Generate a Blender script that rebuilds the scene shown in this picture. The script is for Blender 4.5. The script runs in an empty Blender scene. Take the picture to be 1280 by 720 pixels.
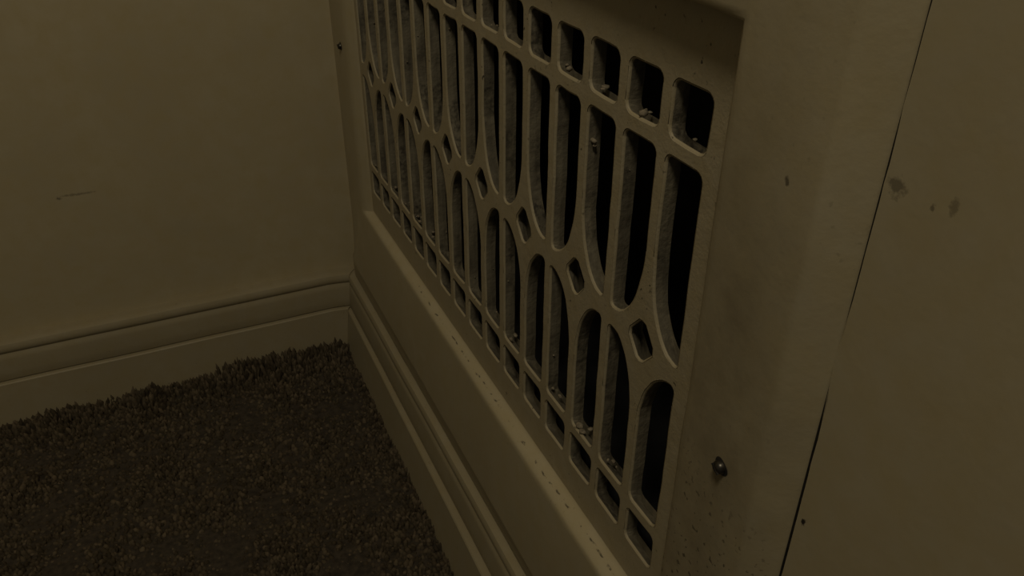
import bpy, bmesh, math, random
import numpy as np
from mathutils import Vector, Matrix, noise
from mathutils.geometry import delaunay_2d_cdt

random.seed(7)
rng = np.random.default_rng(7)
C = bpy.context.scene.collection
SC = bpy.context.scene

# ---------------------------------------------------------------- units
# All coordinates below are in "pitches" (one column of the register grille = 30 mm).
# X grows into the register wall (grille face at 0), Y runs along it towards the corner, z is up.
P = 0.03
ZF = -14.3                                   # carpet / floor level in pitches
def W(x, y, z):
    return (x * P, y * P, (z - ZF) * P)

# ---------------------------------------------------------------- camera
cam = bpy.data.cameras.new('camera')
cam.sensor_width = 36.0
cam.lens = 36.0 * 1019.08 / 1280.0
cam.clip_start = 0.01
co = bpy.data.objects.new('camera', cam); C.objects.link(co)
yaw, pit, rol = 0.42950, 0.55160, 0.0055
fw = Vector((math.sin(yaw) * math.cos(pit), math.cos(yaw) * math.cos(pit), -math.sin(pit)))
rt = Vector((math.cos(yaw), -math.sin(yaw), 0)); up = rt.cross(fw)
r2 = math.cos(rol) * rt + math.sin(rol) * up
u2 = -math.sin(rol) * rt + math.cos(rol) * up
m = Matrix((r2, u2, -fw)).transposed().to_4x4()
m.translation = Vector(W(-5.7211, -7.1318, 3.8979))
co.matrix_world = m
SC.camera = co

# ---------------------------------------------------------------- world, lamp, exposure
w = bpy.data.worlds.new('room_light'); SC.world = w; w.use_nodes = True
bgn = w.node_tree.nodes['Background']
bgn.inputs['Color'].default_value = (1.0, 0.90, 0.66, 1)
bgn.inputs['Strength'].default_value = 0.30
la = bpy.data.lights.new('room_lamp', 'POINT')
la.shadow_soft_size = 0.12; la.energy = 67.0; la.color = (1.0, 0.885, 0.655)
lo = bpy.data.objects.new('room_lamp', la); C.objects.link(lo)
lo.location = (-0.37, -0.34, 1.40)
SC.view_settings.view_transform = 'Standard'
SC.view_settings.look = 'None'
SC.view_settings.gamma = 1.0
SC.view_settings.use_curve_mapping = False
SC.view_settings.exposure = -2.6

# ---------------------------------------------------------------- materials
def new_mat(name):
    mt = bpy.data.materials.new(name); mt.use_nodes = True
    nt = mt.node_tree; b = nt.nodes['Principled BSDF']
    return mt, nt, b
def N(nt, t, **kw):
    n = nt.nodes.new(t)
    for k, v in kw.items():
        if k.startswith('i_'): n.inputs[k[2:].replace('_', ' ')].default_value = v
        else: setattr(n, k, v)
    return n
def noise_tex(nt, vec, scale, detail=4, rough=0.6):
    n = N(nt, 'ShaderNodeTexNoise'); n.inputs['Scale'].default_value = scale
    n.inputs['Detail'].default_value = detail; n.inputs['Roughness'].default_value = rough
    nt.links.new(vec, n.inputs['Vector']); return n.outputs['Fac']
def ramp(nt, fac, a, b, ca=(0, 0, 0, 1), cb=(1, 1, 1, 1)):
    r = N(nt, 'ShaderNodeValToRGB'); e = r.color_ramp.elements
    e[0].position = a; e[1].position = b; e[0].color = ca; e[1].color = cb
    nt.links.new(fac, r.inputs['Fac']); return r.outputs['Color']
def mix(nt, fac, a, b, mode='MIX'):
    n = N(nt, 'ShaderNodeMix', data_type='RGBA', blend_type=mode)
    for s, v in ((0, fac), (6, a), (7, b)):
        if hasattr(v, 'node'): nt.links.new(v, n.inputs[s])
        else: n.inputs[s].default_value = v
    return n.outputs[2]
def mth(nt, op, a, b=0.0, clamp=False):
    n = N(nt, 'ShaderNodeMath', operation=op); n.use_clamp = clamp
    for s, v in ((0, a), (1, b)):
        if hasattr(v, 'node'): nt.links.new(v, n.inputs[s])
        else: n.inputs[s].default_value = v
    return n.outputs[0]
def coords(nt):
    return N(nt, 'ShaderNodeTexCoord').outputs['Object']
def blob(nt, vec, centre, scale, wob=0.75, wscale=420.0):
    """mask (1 inside) of an irregular spot of a size given per axis, at a place on the object"""
    mp = N(nt, 'ShaderNodeVectorMath', operation='SUBTRACT'); nt.links.new(vec, mp.inputs[0]); mp.inputs[1].default_value = centre
    ms = N(nt, 'ShaderNodeVectorMath', operation='DIVIDE'); nt.links.new(mp.outputs[0], ms.inputs[0]); ms.inputs[1].default_value = scale
    ln = N(nt, 'ShaderNodeVectorMath', operation='LENGTH'); nt.links.new(ms.outputs[0], ln.inputs[0])
    nz = noise_tex(nt, vec, wscale, 3)
    d = mth(nt, 'ADD', ln.outputs['Value'], mth(nt, 'MULTIPLY', mth(nt, 'SUBTRACT', nz, 0.5), wob * 4))
    return mth(nt, 'SUBTRACT', 1.0, mth(nt, 'MULTIPLY', mth(nt, 'SUBTRACT', d, 0.6), 1.6, True), True)

PAINT = (0.47, 0.405, 0.27, 1)
def paint(name, col=PAINT, speck=0.0, spots=(), bump=0.12, rough=0.55, bscale=60.0, lowspeck=None, crackline=False, dark_patch=False):
    mt, nt, b = new_mat(name)
    v = coords(nt)
    big = noise_tex(nt, v, 14.0, 5, 0.6)
    mid = noise_tex(nt, v, 70.0, 4, 0.6)
    c = mix(nt, ramp(nt, big, 0.3, 0.7), tuple(x * 0.93 for x in col[:3]) + (1,), tuple(x * 1.05 for x in col[:3]) + (1,))
    c = mix(nt, ramp(nt, mid, 0.35, 0.72), c, (col[0] * 0.96, col[1] * 0.93, col[2] * 0.84, 1))
    height = mth(nt, 'ADD', mth(nt, 'MULTIPLY', noise_tex(nt, v, bscale, 3), 1.0), mth(nt, 'MULTIPLY', noise_tex(nt, v, bscale * 9, 2), 0.25))
    dark = (0.035, 0.03, 0.022, 1)
    if speck > 0:
        sp = noise_tex(nt, v, 330.0, 2, 0.5)
        sel = noise_tex(nt, v, 40.0, 3, 0.6)
        msk = mth(nt, 'MULTIPLY', ramp(nt, sp, 0.66, 0.71), ramp(nt, sel, 0.5, 0.62))
        c = mix(nt, mth(nt, 'MULTIPLY', msk, speck), c, dark)
    if lowspeck:
        (cy, cz, sy, sz, thr) = lowspeck
        region = blob(nt, v, (0, cy, cz), (1e3, sy, sz), 0.1, 30)
        sp = noise_tex(nt, v, 380.0, 2, 0.5)
        msk = mth(nt, 'MULTIPLY', ramp(nt, sp, thr, thr + 0.04), region)
        c = mix(nt, msk, c, dark)
        height = mth(nt, 'SUBTRACT', height, mth(nt, 'MULTIPLY', msk, 0.8))
    if dark_patch:                                     # smooth darker brown patch along the lower right rail
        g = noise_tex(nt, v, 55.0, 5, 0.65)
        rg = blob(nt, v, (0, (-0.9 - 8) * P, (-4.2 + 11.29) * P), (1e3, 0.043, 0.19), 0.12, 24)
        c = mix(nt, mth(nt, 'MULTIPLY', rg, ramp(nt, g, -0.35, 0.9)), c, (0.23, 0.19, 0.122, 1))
    if crackline:                                # broken paint line along the sill
        sx = N(nt, 'ShaderNodeSeparateXYZ'); nt.links.new(v, sx.inputs[0])
        wv = noise_tex(nt, v, 60.0, 3)
        zc = mth(nt, 'ADD', sx.outputs['Z'], mth(nt, 'MULTIPLY', mth(nt, 'SUBTRACT', wv, 0.5), 0.0022))
        dz = mth(nt, 'ABSOLUTE', mth(nt, 'SUBTRACT', zc, (-7.75 + 11.29) * P))
        ln = mth(nt, 'LESS_THAN', dz, 0.00022)
        br = mth(nt, 'MULTIPLY', ramp(nt, noise_tex(nt, v, 170.0, 4), 0.52, 0.60), 0.75)
        mk = mth(nt, 'MULTIPLY', ln, br)
        mk = mth(nt, 'MULTIPLY', mk, mth(nt, 'LESS_THAN', sx.outputs['Y'], 0.10))
        c = mix(nt, mk, c, dark)
    for (ctr, sc, col2, amt) in spots:
        mk = mth(nt, 'MULTIPLY', blob(nt, v, ctr, sc), amt)
        c = mix(nt, mk, c, col2)
        height = mth(nt, 'SUBTRACT', height, mth(nt, 'MULTIPLY', mk, 0.7))
    nt.links.new(c, b.inputs['Base Color'])
    b.inputs['Roughness'].default_value = rough
    b.inputs['Specular IOR Level'].default_value = 0.35
    bp = N(nt, 'ShaderNodeBump'); bp.inputs['Strength'].default_value = bump; bp.inputs['Distance'].default_value = 0.004
    nt.links.new(height, bp.inputs['Height']); nt.links.new(bp.outputs['Normal'], b.inputs['Normal'])
    return mt

DK = (0.09, 0.075, 0.05, 1)
def pos(y, z, x=0.0): return Vector(W(x, y, z))
def rpos(y, z): return Vector((0, (y - 8) * P, (z + 11.29) * P))
M_wall_l = paint('cream_wall_paint', (0.50, 0.43, 0.285, 1), bump=0.05, bscale=30,
    spots=[(pos(18.9, -6.85, -8.4), (0.014, 1, 0.0011), DK, 0.45), (pos(18.9, -6.9, -8.9), (0.002, 1, 0.0012), DK, 0.7)])
M_wall_r = paint('cream_wall_paint_marked', bump=0.05, bscale=40,
    spots=[(pos(-2.63, 0.95), (1, 0.0024, 0.0028), DK, 0.6), (pos(-3.2, 1.02), (1, 0.0011, 0.0024), DK, 0.45),
           (pos(-3.02, 0.93), (1, 0.0007, 0.0010), DK, 0.6), (pos(-2.61, -3.2), (1, 0.0010, 0.0015), (0.03, .025, .02, 1), 1.0)])
M_flange = paint('cream_metal_paint', (0.47, 0.405, 0.27, 1), speck=0.18, crackline=True, dark_patch=True, bump=0.07, bscale=55,
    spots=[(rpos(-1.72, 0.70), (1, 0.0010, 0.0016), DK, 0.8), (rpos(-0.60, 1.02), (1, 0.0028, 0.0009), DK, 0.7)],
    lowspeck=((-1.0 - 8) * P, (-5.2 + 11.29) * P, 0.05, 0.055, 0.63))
M_grille = paint('cream_grille_paint', (0.41, 0.352, 0.238, 1), speck=0.9, bump=0.16, bscale=90)
M_base = paint('cream_trim_paint', (0.36, 0.308, 0.205, 1), speck=0.25, bump=0.05, bscale=50, rough=0.5)

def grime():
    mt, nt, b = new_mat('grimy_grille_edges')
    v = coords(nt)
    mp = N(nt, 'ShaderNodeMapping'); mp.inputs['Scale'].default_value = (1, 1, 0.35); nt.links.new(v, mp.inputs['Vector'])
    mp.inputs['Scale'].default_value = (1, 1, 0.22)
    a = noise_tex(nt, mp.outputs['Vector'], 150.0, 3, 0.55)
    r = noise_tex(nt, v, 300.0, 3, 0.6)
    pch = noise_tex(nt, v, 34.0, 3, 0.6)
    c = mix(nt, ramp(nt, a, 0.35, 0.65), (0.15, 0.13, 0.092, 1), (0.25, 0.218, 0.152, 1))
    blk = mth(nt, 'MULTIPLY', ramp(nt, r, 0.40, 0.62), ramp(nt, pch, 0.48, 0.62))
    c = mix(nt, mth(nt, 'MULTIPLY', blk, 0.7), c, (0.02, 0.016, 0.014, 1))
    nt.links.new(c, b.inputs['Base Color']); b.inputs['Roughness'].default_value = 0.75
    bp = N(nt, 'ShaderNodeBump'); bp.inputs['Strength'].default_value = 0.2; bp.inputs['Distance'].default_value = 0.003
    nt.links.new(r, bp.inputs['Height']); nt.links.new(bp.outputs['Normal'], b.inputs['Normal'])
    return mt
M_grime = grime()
def plain(name, col, rough=0.6, metal=0.0, var=0.0, scale=200):
    mt, nt, b = new_mat(name)
    b.inputs['Roughness'].default_value = rough; b.inputs['Metallic'].default_value = metal
    f = noise_tex(nt, coords(nt), scale, 3)
    c = mix(nt, ramp(nt, f, 0.35, 0.65), tuple(x * (1 - var) for x in col) + (1,), tuple(x * (1 + var) for x in col) + (1,))
    nt.links.new(c, b.inputs['Base Color'])
    return mt
M_duct = plain('black_duct_metal', (0.012, 0.012, 0.013), 0.7, 0.0, 0.4, 40)  # one even near-black colour for the duct inside
M_screw = plain('dark_screw_steel', (0.07, 0.063, 0.052), 0.35, 0.8, 0.4, 300)
M_hole = plain('screw_dirt_and_gap_shade', (0.02, 0.017, 0.013), 0.8, 0.0, 0.4, 300)
M_lint = plain('grey_lint', (0.24, 0.20, 0.14), 0.95, 0.0, 0.35, 500)
M_floor = plain('brown_carpet_backing', (0.050, 0.039, 0.027), 0.95, 0.0, 0.4, 160)
def carpet_mat():
    mt, nt, b = new_mat('brown_carpet_yarn')
    at = N(nt, 'ShaderNodeAttribute', attribute_name='tuft')
    c = mix(nt, at.outputs['Fac'], (0.055, 0.044, 0.030, 1), (0.185, 0.146, 0.098, 1))
    f = noise_tex(nt, coords(nt), 22.0, 3)
    c = mix(nt, ramp(nt, f, 0.3, 0.7), c, (0.8, 0.78, 0.75, 1), 'MULTIPLY')
    nt.links.new(c, b.inputs['Base Color']); b.inputs['Roughness'].default_value = 1.0
    b.inputs['Specular IOR Level'].default_value = 0.1
    return mt
M_carpet = carpet_mat()

# ---------------------------------------------------------------- object helpers
def link_mesh(name, verts, faces, mats, parent=None, midx=None, smooth=None, sharp=None):
    me = bpy.data.meshes.new(name)
    me.from_pydata([tuple(v) for v in verts], [], faces)
    for mt in (mats if isinstance(mats, (list, tuple)) else [mats]): me.materials.append(mt)
    if midx is not None: me.polygons.foreach_set('material_index', midx)
    if smooth is True: me.polygons.foreach_set('use_smooth', [True] * len(faces))
    elif smooth: me.polygons.foreach_set('use_smooth', smooth)
    if sharp: me.set_sharp_from_angle(angle=math.radians(sharp))
    me.update()
    o = bpy.data.objects.new(name, me); C.objects.link(o)
    if parent is not None: o.parent = parent
    return o
def structure(o, label):
    o['kind'] = 'structure'; o['label'] = label; return o
def nz3(x, y, z, s): return noise.noise(Vector((x * s, y * s, z * s)))

# ---------------------------------------------------------------- floor and walls
YL = 19.2                                        # plane of the left wall
def box_faces(o=0):
    return [tuple(i + o for i in f) for f in ((0, 3, 2, 1), (4, 5, 6, 7), (0, 1, 5, 4), (1, 2, 6, 5), (2, 3, 7, 6), (3, 0, 4, 7))]
def box(x0, x1, y0, y1, z0, z1):
    return [W(x0, y0, z0), W(x1, y0, z0), W(x1, y1, z0), W(x0, y1, z0), W(x0, y0, z1), W(x1, y0, z1), W(x1, y1, z1), W(x0, y1, z1)]
structure(link_mesh('floor', box(-60, 0, -50, YL, ZF - 2, ZF), box_faces(), M_floor), 'brown carpeted floor')
structure(link_mesh('wall_left', box(-60, 0, YL, YL + 3, ZF - 2, 66), box_faces(), M_wall_l), 'plain cream painted wall at the end of the register wall')

# right wall: slab with a rectangular opening for the register; its near edge wanders so a crack shows
def wall_right():
    ys, zs = (-50.0, YL), (ZF - 2, 66.0)
    oy0, oy1, oz0, oz1 = -2.475, 18.78, -11.34, 4.45
    n = 90
    hole = []
    for i in range(n + 1):                       # near (camera side) edge, going down
        z = oz1 + (oz0 - oz1) * i / n
        wob = 0.013 + 0.016 * nz3(0, 3.1, z, 0.9) + 0.010 * nz3(0, 9.7, z, 4.0) - 0.03 * max(0, 1 - abs(z + 0.95) / 0.4)
        t = min(1, max(0, (-z + 0.5) / 2.5))
        hole.append((oy0 - max(-0.02, wob + 0.024 * min(1, max(0, (-z - 1.2) / 0.4))), z))
    hole += [(oy1, oz0), (oy1, oz1)]
    outer = [(ys[0], zs[0]), (ys[1], zs[0]), (ys[1], zs[1]), (ys[0], zs[1])]
    pts = outer + hole
    ed = [(i, (i + 1) % 4) for i in range(4)] + [(4 + i, 4 + (i + 1) % len(hole)) for i in range(len(hole))]
    r = delaunay_2d_cdt([Vector(p) for p in pts], ed, [], 0, 1e-6)
    vs = [tuple(v) for v in r[0]]
    fs = []
    for f in r[2]:
        cy = sum(vs[i][0] for i in f) / len(f); cz = sum(vs[i][1] for i in f) / len(f)
        if oz0 < cz < oz1 and cy < oy1:
            i = int((oz1 - cz) / (oz1 - oz0) * n); i = max(0, min(n - 1, i))
            if cy > max(hole[i][0], hole[i + 1][0]) - 1e-4 or cy > min(hole[i][0], hole[i + 1][0]) + 1e-4 and False: continue
        a = [Vector(vs[i]) for i in f]
        ar = (a[1] - a[0]).cross(a[2] - a[0])
        fs.append(tuple(f) if ar < 0 else tuple(reversed(f)))
    nv = len(vs)
    verts = [W(0, *v) for v in vs] + [W(3, *v) for v in vs]
    faces = list(fs) + [tuple(i + nv for i in reversed(f)) for f in fs]
    cnt = {}
    for f in fs:
        for a, b in zip(f, f[1:] + f[:1]): cnt[(a, b)] = 1
    for (a, b) in list(cnt):
        if (b, a) not in cnt: faces.append((b, a, a + nv, b + nv))
    return structure(link_mesh('wall_right', verts, faces, M_wall_r), 'cream painted wall around the register with small chips')
wall_right()

# ---------------------------------------------------------------- baseboards (board below, moulded cap as a child)
BOARD = [(0.0, ZF - 0.2), (0.95, ZF - 0.2), (0.90, ZF + 0.2), (0.695, -12.86), (0.685, -12.78), (0.655, -12.745), (0.52, -12.735), (0.51, -12.76), (0.0, -12.76)]
CAP = [(0.0, -12.70), (0.55, -12.70), (0.565, -12.66), (0.555, -12.40), (0.50, -12.00), (0.475, -11.86), (0.435, -11.81), (0.425, -11.77), (0.465, -11.72), (0.485, -11.64),
       (0.475, -11.54), (0.43, -11.45), (0.34, -11.40), (0.22, -11.38), (0.0, -11.37)]
def sweep(name, prof, side, m, parent=None):
    n = len(prof); verts = []; faces = []
    seg = 60
    for s in range(seg + 1):
        t = s / seg
        for (d, z) in prof:
            if side == 'right':
                y1 = YL - d; y = -50 + (y1 + 50) * t if False else (y1 - (y1 + 50) * (1 - t) ** 1.6)
                wob = 0.012 * nz3(0, y, z, 0.35)
                d2 = d + (0.11 * max(0.0, 1 - y / 19.0) if d > 0.57 else 0.0)
                verts.append(W(-d2 + wob * (d > 0.01), y, z + wob * (z > ZF)))
            else:
                x1 = -d; x = x1 - (x1 + 60) * (1 - t) ** 1.6
                wob = 0.012 * nz3(x, 0, z, 0.35)
                verts.append(W(x, YL - d + wob * (d > 0.01), z + (wob + 0.13 * min(1.0, -x / 1.2)) * (z > ZF + 0.5)))
    for s in range(seg):
        for i in range(n):
            a, b = s * n + i, s * n + (i + 1) % n
            f = (a, b, b + n, a + n)
            faces.append(f if side == 'right' else f[::-1])
    faces.append(tuple(range(n)) if side == 'left' else tuple(range(n))[::-1])
    faces.append(tuple(range(seg * n, seg * n + n))[::-1] if side == 'left' else tuple(range(seg * n, seg * n + n)))
    o = link_mesh(name, verts, faces, m, parent, smooth=True, sharp=32)
    bm = bmesh.new(); bm.from_mesh(o.data); bmesh.ops.recalc_face_normals(bm, faces=bm.faces); bm.to_mesh(o.data); bm.free()
    return o
bl = structure(sweep('baseboard_left', BOARD, 'left', M_base), 'cream painted baseboard along the plain wall')
sweep('cap_molding', CAP, 'left', M_base, bl)
br = structure(sweep('baseboard_right', BOARD, 'right', M_base), 'cream painted baseboard under the register')
sweep('cap_molding', CAP, 'right', M_base, br)

# ---------------------------------------------------------------- wall register
reg = bpy.data.objects.new('wall_register', None); C.objects.link(reg)
reg.location = W(0, 8, -11.29)
reg['label'] = 'old cream painted cast iron register grille set in the wall above the baseboard'
reg['category'] = 'register'
inv = Matrix.Translation(-reg.location)
def part(name, verts, faces, mats, **kw):
    L = reg.location
    vs = [(v[0] - L.x, v[1] - L.y, v[2] - L.z) for v in verts]
    return link_mesh(name, vs, faces, mats, reg, **kw)

# flange: nested rectangles (right, left, top, bottom, X)
LOOPS = [(-0.44, 16.00, 1.93, -7.62, 0.02), (-0.46, 16.02, 1.94, -7.68, -0.005), (-0.53, 16.12, 1.955, -7.71, -0.08), (-0.64, 16.30, 1.97, -7.77, -0.23),
         (-0.70, 16.46, 1.985, -7.81, -0.320), (-0.76, 16.66, 2.02, -7.87, -0.352), (-0.85, 16.90, 2.10, -7.97, -0.36),
         (-2.10, 17.92, 3.95, -10.42, -0.36), (-2.15, 17.98, 4.00, -10.47, -0.352), (-2.195, 18.05, 4.05, -10.53, -0.325), (-2.28, 18.18, 4.14, -10.72, -0.225),
         (-2.36, 18.31, 4.23, -10.92, -0.130), (-2.43, 18.44, 4.34, -11.14, -0.045), (-2.455, 18.50, 4.38, -11.24, -0.012), (-2.47, 18.55, 4.40, -11.29, 0.008), (-2.47, 18.55, 4.40, -11.29, 0.6)]
def rect_loop(r, l, t, b, n=(70, 44)):
    pts = []
    for i in range(n[0]): pts.append((r + (l - r) * i / n[0], b))
    for i in range(n[1]): pts.append((l, b + (t - b) * i / n[1]))
    for i in range(n[0]): pts.append((l + (r - l) * i / n[0], t))
    for i in range(n[1]): pts.append((r, t + (b - t) * i / n[1]))
    return pts
verts = []; faces = []
for li, (r, l, t, b, x) in enumerate(LOOPS):
    for (y, z) in rect_loop(r, l, t, b):
        k = 0.02 if 1 <= li <= 13 else 0.0
        if x < 0: x_ = x * (1 - 0.34 * (y + 0.7) / 17.2)      # the casting sits deeper at its near end
        else: x_ = x
        if x < 0.5 and z < -8.0:                              # bottom rail shaped to lean out and catch more light, overhanging the baseboard cap
            f_ = min(1.0, (-8.0 - z) / 2.4); g_ = min(1.0, max(0.0, (-10.1 - z) / 0.35))
            if li >= 7: x_ = x_ + g_ * 0.5 * (-0.34 - min(x_, 0.0)) - 0.11 * f_ if x < 0.03 else x_
            else: x_ = x_ - 0.11 * f_
        verts.append(W(x_ + 0.35 * k * nz3(li * .3, y, z, 0.8), y + k * nz3(5 + li * .3, y, z, 1.1), z + k * nz3(11 + li * .3, y, z, 1.1) + 0.7 * k * nz3(3, y, z, 4.0) * (li < 7)))
nl = len(verts) // len(LOOPS)
for li in range(len(LOOPS) - 1):
    for i in range(nl):
        j = (i + 1) % nl
        faces.append((li * nl + i, (li + 1) * nl + i, (li + 1) * nl + j, li * nl + j))
fl = part('flange', verts, faces, [M_flange, M_hole], midx=[1 if i >= (len(LOOPS) - 2) * nl else 0 for i in range(len(faces))], smooth=True, sharp=50)  # outermost skirt coloured dark so the gap by the wall reads as shade

# grille plate ------------------------------------------------------------
NC = 16; HW = 0.75; D = 0.25; B = 0.036
ZT0, ZB0 = 0.96, 0.25                         # small top holes
ZT1 = 0.0                                     # tall slots start
U_STR, U_BOT = -1.50, -2.81
A_TOP, A_STR = -3.19, -4.45
ZL_B = -5.95; ZT2, ZB2 = -6.19, -6.86
R = 0.12
def arc(cy, cz, ry, rz, a0, a1, n):
    return [(cy + ry * math.cos(math.radians(a0 + (a1 - a0) * i / n)), cz + rz * math.sin(math.radians(a0 + (a1 - a0) * i / n))) for i in range(n + 1)]
def densify(poly, step=0.22):
    out = []
    for a, b in zip(poly, poly[1:] + poly[:1]):
        L = math.dist(a, b); n = max(1, int(L / step))
        for i in range(n): out.append((a[0] + (b[0] - a[0]) * i / n, a[1] + (b[1] - a[1]) * i / n))
    return out
def rrect(y0, y1, z0, z1, r=R):
    return (arc(y1 - r, z1 - r, r, r, 0, 90, 4) + arc(y0 + r, z1 - r, r, r, 90, 180, 4) + arc(y0 + r, z0 + r, r, r, 180, 270, 4) + arc(y1 - r, z0 + r, r, r, 270, 360, 4))
holes = []
for k in range(NC):
    y0, y1 = k, k + HW
    holes.append(rrect(y0, y1, ZB0, ZT0))
    holes.append(rrect(y0, y1, ZB2, ZT2, 0.09))
    top = arc(y1 - R, ZT1 - R, R, R, 0, 90, 4) + arc(y0 + R, ZT1 - R, R, R, 90, 180, 4)
    e = 0.07
    if k % 2 == 1:     # bar of the U at y1 (far side), outer side at y0
        bot = arc(y1 - e, U_STR, HW - e, U_STR - U_BOT, 180, 270, 12) + arc(y1 - e, U_BOT + e, e, e, 270, 360, 3)
        low_top = arc(y1 - e, A_TOP - e, e, e, 0, 90, 3) + arc(y1 - e, A_STR, HW - e, A_TOP - A_STR, 90, 180, 12)
    else:
        bot = arc(y0 + e, U_BOT + e, e, e, 180, 270, 3) + arc(y0 + e, U_STR, HW - e, U_STR - U_BOT, 270, 360, 12)
        low_top = arc(y0 + e, A_STR, HW - e, A_TOP - A_STR, 0, 90, 12) + arc(y0 + e, A_TOP - e, e, e, 90, 180, 3)
    holes.append(top + bot)
    holes.append(low_top + arc(y0 + 0.1, ZL_B + 0.1, 0.1, 0.1, 180, 270, 3) + arc(y1 - 0.1, ZL_B + 0.1, 0.1, 0.1, 270, 360, 3))
for k in range(0, NC - 1, 2):                   # lozenges on the even bars
    yc, zc = k + 0.875, -2.94
    hw, hh, rr = 0.29, 0.325, 0.06
    holes.append([(yc + hw, zc - rr), (yc + hw - 0.01, zc + rr), (yc + rr * 1.2, zc + hh - 0.02), (yc, zc + hh), (yc - rr * 1.2, zc + hh - 0.02), (yc - hw + 0.01, zc + rr),
                  (yc - hw, zc - rr), (yc - rr * 1.2, zc - hh + 0.02), (yc, zc - hh), (yc + rr * 1.2, zc - hh + 0.02)])
def clean(p):
    out = []
    for a in p:
        if not out or math.dist(a, out[-1]) > 1e-4: out.append(a)
    if math.dist(out[0], out[-1]) < 1e-4: out.pop()
    return out
def wobble(p, s=0.022):
    return [(y + s * nz3(1.3, y, z, 1.7) + 0.5 * s * nz3(8.3, y, z, 6.0), z + s * nz3(4.7, y, z, 1.7) + 0.5 * s * nz3(6.1, y, z, 6.0)) for (y, z) in p]
def offset(p, d):
    n = len(p); out = []
    for i in range(n):
        a, b, c = p[i - 1], p[i], p[(i + 1) % n]
        t1 = (b[0] - a[0], b[1] - a[1]); t2 = (c[0] - b[0], c[1] - b[1])
        l1 = math.hypot(*t1); l2 = math.hypot(*t2)
        n1 = (t1[1] / l1, -t1[0] / l1); n2 = (t2[1] / l2, -t2[0] / l2)
        m_ = (n1[0] + n2[0], n1[1] + n2[1]); q = m_[0] ** 2 + m_[1] ** 2
        f = min(2 * d / max(q, 1e-6), 1.6 * d)
        out.append((b[0] + m_[0] * f, b[1] + m_[1] * f))
    return out
V = []; F = []; MI = []; SM = []
def addv(x, y, z): V.append((x, y, z)); return len(V) - 1
cd_pts = []; cd_ids = []; cd_edges = []
loops2d = []
OUT = rect_loop(-0.45, 16.01, 1.935, -7.64, (40, 24))
first = len(cd_pts)
for (y, z) in OUT: cd_pts.append((y, z)); cd_ids.append(None)
cd_edges += [(first + i, first + (i + 1) % len(OUT)) for i in range(len(OUT))]
for hi, h in enumerate(holes):
    lozenge = hi >= 4 * NC
    h = wobble(densify(clean(h)))
    h = clean(h)
    n = len(h)
    rings = []
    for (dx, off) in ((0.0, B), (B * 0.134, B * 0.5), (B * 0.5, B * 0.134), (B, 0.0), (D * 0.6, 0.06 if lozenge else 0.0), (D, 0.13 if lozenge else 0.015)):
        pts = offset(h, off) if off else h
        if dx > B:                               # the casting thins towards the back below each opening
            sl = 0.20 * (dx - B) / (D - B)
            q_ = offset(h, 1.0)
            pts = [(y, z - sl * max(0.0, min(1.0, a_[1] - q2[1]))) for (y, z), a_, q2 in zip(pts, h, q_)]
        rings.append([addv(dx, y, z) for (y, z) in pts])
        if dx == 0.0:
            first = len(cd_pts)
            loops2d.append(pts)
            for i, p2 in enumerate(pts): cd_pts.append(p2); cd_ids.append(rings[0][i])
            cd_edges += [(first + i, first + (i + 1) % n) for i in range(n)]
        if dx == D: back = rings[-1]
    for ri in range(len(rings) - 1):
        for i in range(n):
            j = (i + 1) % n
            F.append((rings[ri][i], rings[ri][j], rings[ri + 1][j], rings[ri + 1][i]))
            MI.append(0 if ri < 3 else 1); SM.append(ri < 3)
# cut lines so that every bar can be a piece of its own
def cutline(y0, z0, y1, z1):
    a = len(cd_pts); cd_pts.extend([(y0, z0), (y1, z1)]); cd_ids.extend([None, None]); cd_edges.append((a, a + 1))
ZC = {'x1': (-0.12, 0.37), 'tr': (-4.45, -1.50), 'x2': (-6.28, -5.85), 'top': 0.84, 'bot': -6.77}
for k in range(NC - 1):
    for z in (0.84, 0.37, -0.12, -1.50, -4.45, -5.85, -6.28, -6.77):
        cutline(k + HW + 0.02, z, k + 0.98, z)
res = delaunay_2d_cdt([Vector(p) for p in cd_pts], cd_edges, [], 0, 1e-7)
omap = []
for i, src in enumerate(res[3]):
    ids = [cd_ids[s] for s in src if cd_ids[s] is not None]
    omap.append(ids[0] if ids else addv(0.0, res[0][i][0], res[0][i][1]))
bbs = [(min(p[0] for p in l), max(p[0] for p in l), min(p[1] for p in l), max(p[1] for p in l)) for l in loops2d]
def inside(pt):
    y, z = pt
    for l, (a, b, c, d) in zip(loops2d, bbs):
        if not (a < y < b and c < z < d): continue
        ins = False
        for (p1, p2) in zip(l, l[1:] + l[:1]):
            if (p1[1] > z) != (p2[1] > z) and y < (p2[0] - p1[0]) * (z - p1[1]) / (p2[1] - p1[1]) + p1[0]: ins = not ins
        if ins: return True
    return False
backmap = {}
for f in res[2]:
    c = (sum(res[0][i][0] for i in f) / 3, sum(res[0][i][1] for i in f) / 3)
    if not (-0.45 < c[0] < 16.01 and -7.64 < c[1] < 1.935) or inside(c): continue
    a = [res[0][i] for i in f]
    ar = (a[1] - a[0]).cross(a[2] - a[0])
    g = tuple(omap[i] for i in f)
    if ar > 0: g = g[::-1]
    F.append(g); MI.append(0); SM.append(False)
    bk = []
    for i in g:
        if i not in backmap: backmap[i] = addv(D, V[i][1], V[i][2])
        bk.append(backmap[i])
    F.append(tuple(bk[::-1])); MI.append(1); SM.append(False)
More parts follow.
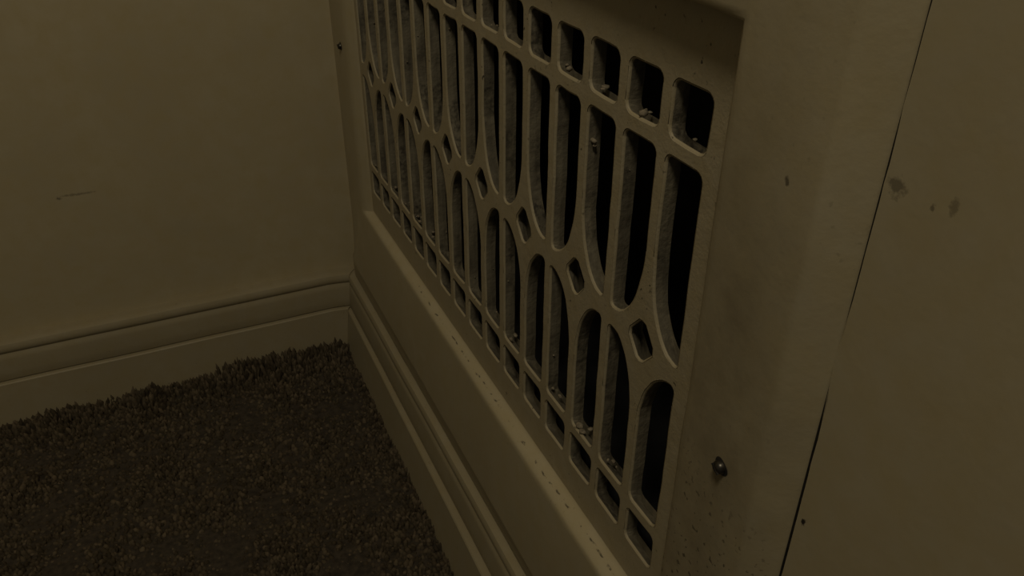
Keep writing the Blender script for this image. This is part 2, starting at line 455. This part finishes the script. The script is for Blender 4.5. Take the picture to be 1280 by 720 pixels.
def region(y, z):
    if y < 0.2 or y > NC - 0.45 or z > ZC['top'] or z < ZC['bot']: return ('grille_rim', 0)
    if ZC['x1'][0] < z < ZC['x1'][1]: return ('crossbar', 0)
    if ZC['x2'][0] < z < ZC['x2'][1]: return ('crossbar', 1)
    if ZC['tr'][0] < z < ZC['tr'][1]: return ('tracery_band', 0)
    k = int(math.floor(y - HW / 2)); k = max(0, min(NC - 2, k))
    return ('vertical_bar', k, 0 if z > 0 else 1 if z > -3 else 2 if z > -6 else 3)
groups = {}
for fi, f in enumerate(F):
    y = sum(V[i][1] for i in f) / len(f); z = sum(V[i][2] for i in f) / len(f)
    groups.setdefault(region(y, z), []).append(fi)
for key in sorted(groups):
    ids = groups[key]; rm = {}; vs = []; fs = []
    for fi in ids:
        g = []
        for i in F[fi]:
            if i not in rm: rm[i] = len(vs); vs.append(W(*V[i]))
            g.append(rm[i])
        fs.append(tuple(g))
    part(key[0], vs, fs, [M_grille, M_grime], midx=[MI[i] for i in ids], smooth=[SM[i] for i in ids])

# sheet metal duct behind the grille
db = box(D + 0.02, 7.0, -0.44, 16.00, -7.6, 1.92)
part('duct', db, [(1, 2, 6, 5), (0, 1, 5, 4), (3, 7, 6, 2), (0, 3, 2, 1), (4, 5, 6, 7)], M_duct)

# flange screws: domed slotted head in a dirty countersink
def screw(y, z, rad):
    dxs = 0.36 - 0.36 * (1 - 0.34 * (y + 0.7) / 17.2)
    vs = []; fs = []; n = 20
    prof = [(rad * 1.0, -0.361), (rad * 0.98, -0.395), (rad * 0.8, -0.435), (rad * 0.45, -0.455), (0.0, -0.46)]
    for (r_, x) in prof[:-1]:
        for i in range(n):
            a = 2 * math.pi * i / n
            yy, zz = r_ * math.cos(a), r_ * math.sin(a)
            vs.append(W(x + dxs, y + yy, z + zz))
    vs.append(W(prof[-1][1] + dxs, y, z))
    for j in range(len(prof) - 2):
        for i in range(n):
            k2 = (i + 1) % n
            fs.append((j * n + i, j * n + k2, (j + 1) * n + k2, (j + 1) * n + i))
    for i in range(n): fs.append(((len(prof) - 2) * n + i, (len(prof) - 2) * n + (i + 1) % n, len(vs) - 1))
    o = part('screw', vs, fs, M_screw, smooth=True, sharp=50)
    o['label'] = 'dark steel screw head in the painted flange'
    # slot and dirty rim as sub-parts
    def sub(name, vv, ff, mt):
        L = reg.location
        return link_mesh(name, [(v[0] - L.x, v[1] - L.y, v[2] - L.z) for v in vv], ff, mt, o)
    a = 0.6; c, s = math.cos(a), math.sin(a); hl, hw = rad * 0.8, rad * 0.14
    q = [(-hl, -hw), (hl, -hw), (hl, hw), (-hl, hw)]
    vv = [W(x + dxs, y + u * c - v * s, z + u * s + v * c) for x in (-0.462, -0.41) for (u, v) in q]
    sub('slot', vv, [(0, 1, 2, 3), (0, 4, 5, 1), (1, 5, 6, 2), (2, 6, 7, 3), (3, 7, 4, 0)], M_hole)
    vv = []; ff = []
    for i in range(24):
        t = 2 * math.pi * i / 24
        for (r_, x) in ((rad * 0.95, -0.372), (rad * (1.28 + 0.12 * math.sin(3 * t + y)), -0.366)):
            vv.append(W(x + dxs, y + r_ * math.cos(t), z + r_ * math.sin(t)))
    for i in range(24):
        j = (i + 1) % 24; ff.append((2 * i, 2 * i + 1, 2 * j + 1, 2 * j))
    sub('dirt_ring', vv, ff, M_hole)
screw(-1.56, -3.12, 0.095)
screw(17.15, -2.70, 0.095)

# lint and paint crumbs caught in the openings (uncountable): one joined part
def lint():
    vs = []; fs = []
    spots = []
    for k in range(NC):
        for (z, pr) in ((ZB0 + 0.03, 0.75), (ZL_B + 0.04, 0.9), (ZB2 + 0.03, 0.6)):
            if random.random() < pr * 0.6:
                for _ in range(random.randint(1, 3)):
                    spots.append((random.uniform(0.06, D * 0.8), k + random.uniform(0.35, 0.72), z + random.uniform(0, 0.03), random.uniform(0.025, 0.065)))
        for _ in range(1):                       # clinging to the side faces
            spots.append((random.uniform(0.08, D), k + HW - 0.005, random.choice([random.uniform(-2.3, -0.2), random.uniform(-5.8, -4.3)]), random.uniform(0.012, 0.032)))
    spots += [(0.10, 2.74, -0.55, 0.06), (0.12, 2.72, -0.62, 0.045), (0.06, 2.55, ZL_B + 0.05, 0.09), (0.05, 2.40, ZL_B + 0.04, 0.06)]
    for (x, y, z, r_) in spots:
        bm = bmesh.new(); bmesh.ops.create_icosphere(bm, subdivisions=1, radius=1.0)
        o = len(vs); sx, sy, sz = random.uniform(.6, 1.2), random.uniform(.7, 1.5), random.uniform(.4, .9)
        for v in bm.verts:
            d = 1 + 0.5 * (random.random() - 0.5)
            vs.append(W(x + v.co.x * r_ * sx * d, y + v.co.y * r_ * sy * d, z + v.co.z * r_ * sz * d))
        for f in bm.faces: fs.append(tuple(o + v.index for v in f.verts))
        bm.free()
    o = part('lint', vs, fs, M_lint, smooth=True); o['kind'] = 'stuff'
lint()

# ---------------------------------------------------------------- carpet pile
def carpet():
    n = 52000
    x = rng.uniform(-19.0, -0.70, n); y = rng.uniform(-3.0, YL - 0.70, n)
    h = rng.uniform(0.22, 0.42, n); r_ = rng.uniform(0.05, 0.095, n)
    # lumpy pile, pushed up a little against the boards
    lump = np.array([noise.noise(Vector((a * 0.7, b * 0.7, 0))) for a, b in zip(x, y)])
    h *= 1 + 0.45 * lump
    edge = np.maximum(np.exp(-((YL - 0.75 - y) / 0.9) ** 2), 0.35 * np.exp(-((x + 0.85) / 0.4) ** 2))
    h += edge * (0.44 + 0.16 * lump + rng.uniform(-0.08, 0.08, n))
    az = rng.uniform(0, 2 * np.pi, n); lean = rng.uniform(0.04, 0.22, n)
    lx, ly = lean * np.cos(az), lean * np.sin(az)
    K = 5
    ang = 2 * np.pi * np.arange(K) / K
    rot = rng.uniform(0, 6.28, n)
    V_ = np.zeros((n, 2 * K + 1, 3))
    for ri, (f, rr) in enumerate(((0.0, 0.9), (0.80, 0.95))):
        for k in range(K):
            a = ang[k] + rot
            V_[:, ri * K + k, 0] = x + lx * f + r_ * rr * np.cos(a)
            V_[:, ri * K + k, 1] = y + ly * f + r_ * rr * np.sin(a)
            V_[:, ri * K + k, 2] = ZF - 0.03 + h * f - 0.03
    V_[:, 2 * K, 0] = x + lx; V_[:, 2 * K, 1] = y + ly; V_[:, 2 * K, 2] = ZF + h - 0.06
    V_[:, :, 2] -= 0.22
    V_[:, :, 2] -= ZF
    V_ *= P
    T = []
    for k in range(K):
        j = (k + 1) % K
        T += [(k, j, K + j), (k, K + j, K + k), (K + k, K + j, 2 * K)]
    T = np.array(T)
    allf = (T[None] + (np.arange(n) * (2 * K + 1))[:, None, None]).reshape(-1, 3)
    me = bpy.data.meshes.new('carpet')
    nv, nf = n * (2 * K + 1), len(allf)
    me.vertices.add(nv); me.vertices.foreach_set('co', V_.reshape(-1))
    me.loops.add(nf * 3); me.loops.foreach_set('vertex_index', allf.reshape(-1).astype(np.int32))
    me.polygons.add(nf); me.polygons.foreach_set('loop_start', np.arange(0, nf * 3, 3, dtype=np.int32))
    me.polygons.foreach_set('use_smooth', np.ones(nf, dtype=bool))
    at = me.attributes.new('tuft', 'FLOAT', 'POINT')
    at.data.foreach_set('value', np.repeat(rng.beta(1.2, 2.2, n), 2 * K + 1).astype(np.float32))
    me.materials.append(M_carpet); me.update(calc_edges=True); me.validate()
    o = bpy.data.objects.new('carpet', me); C.objects.link(o)
    o['label'] = 'dark brown carpet pile covering the floor up to the baseboards'
    o['category'] = 'carpet'; o['kind'] = 'stuff'
carpet()
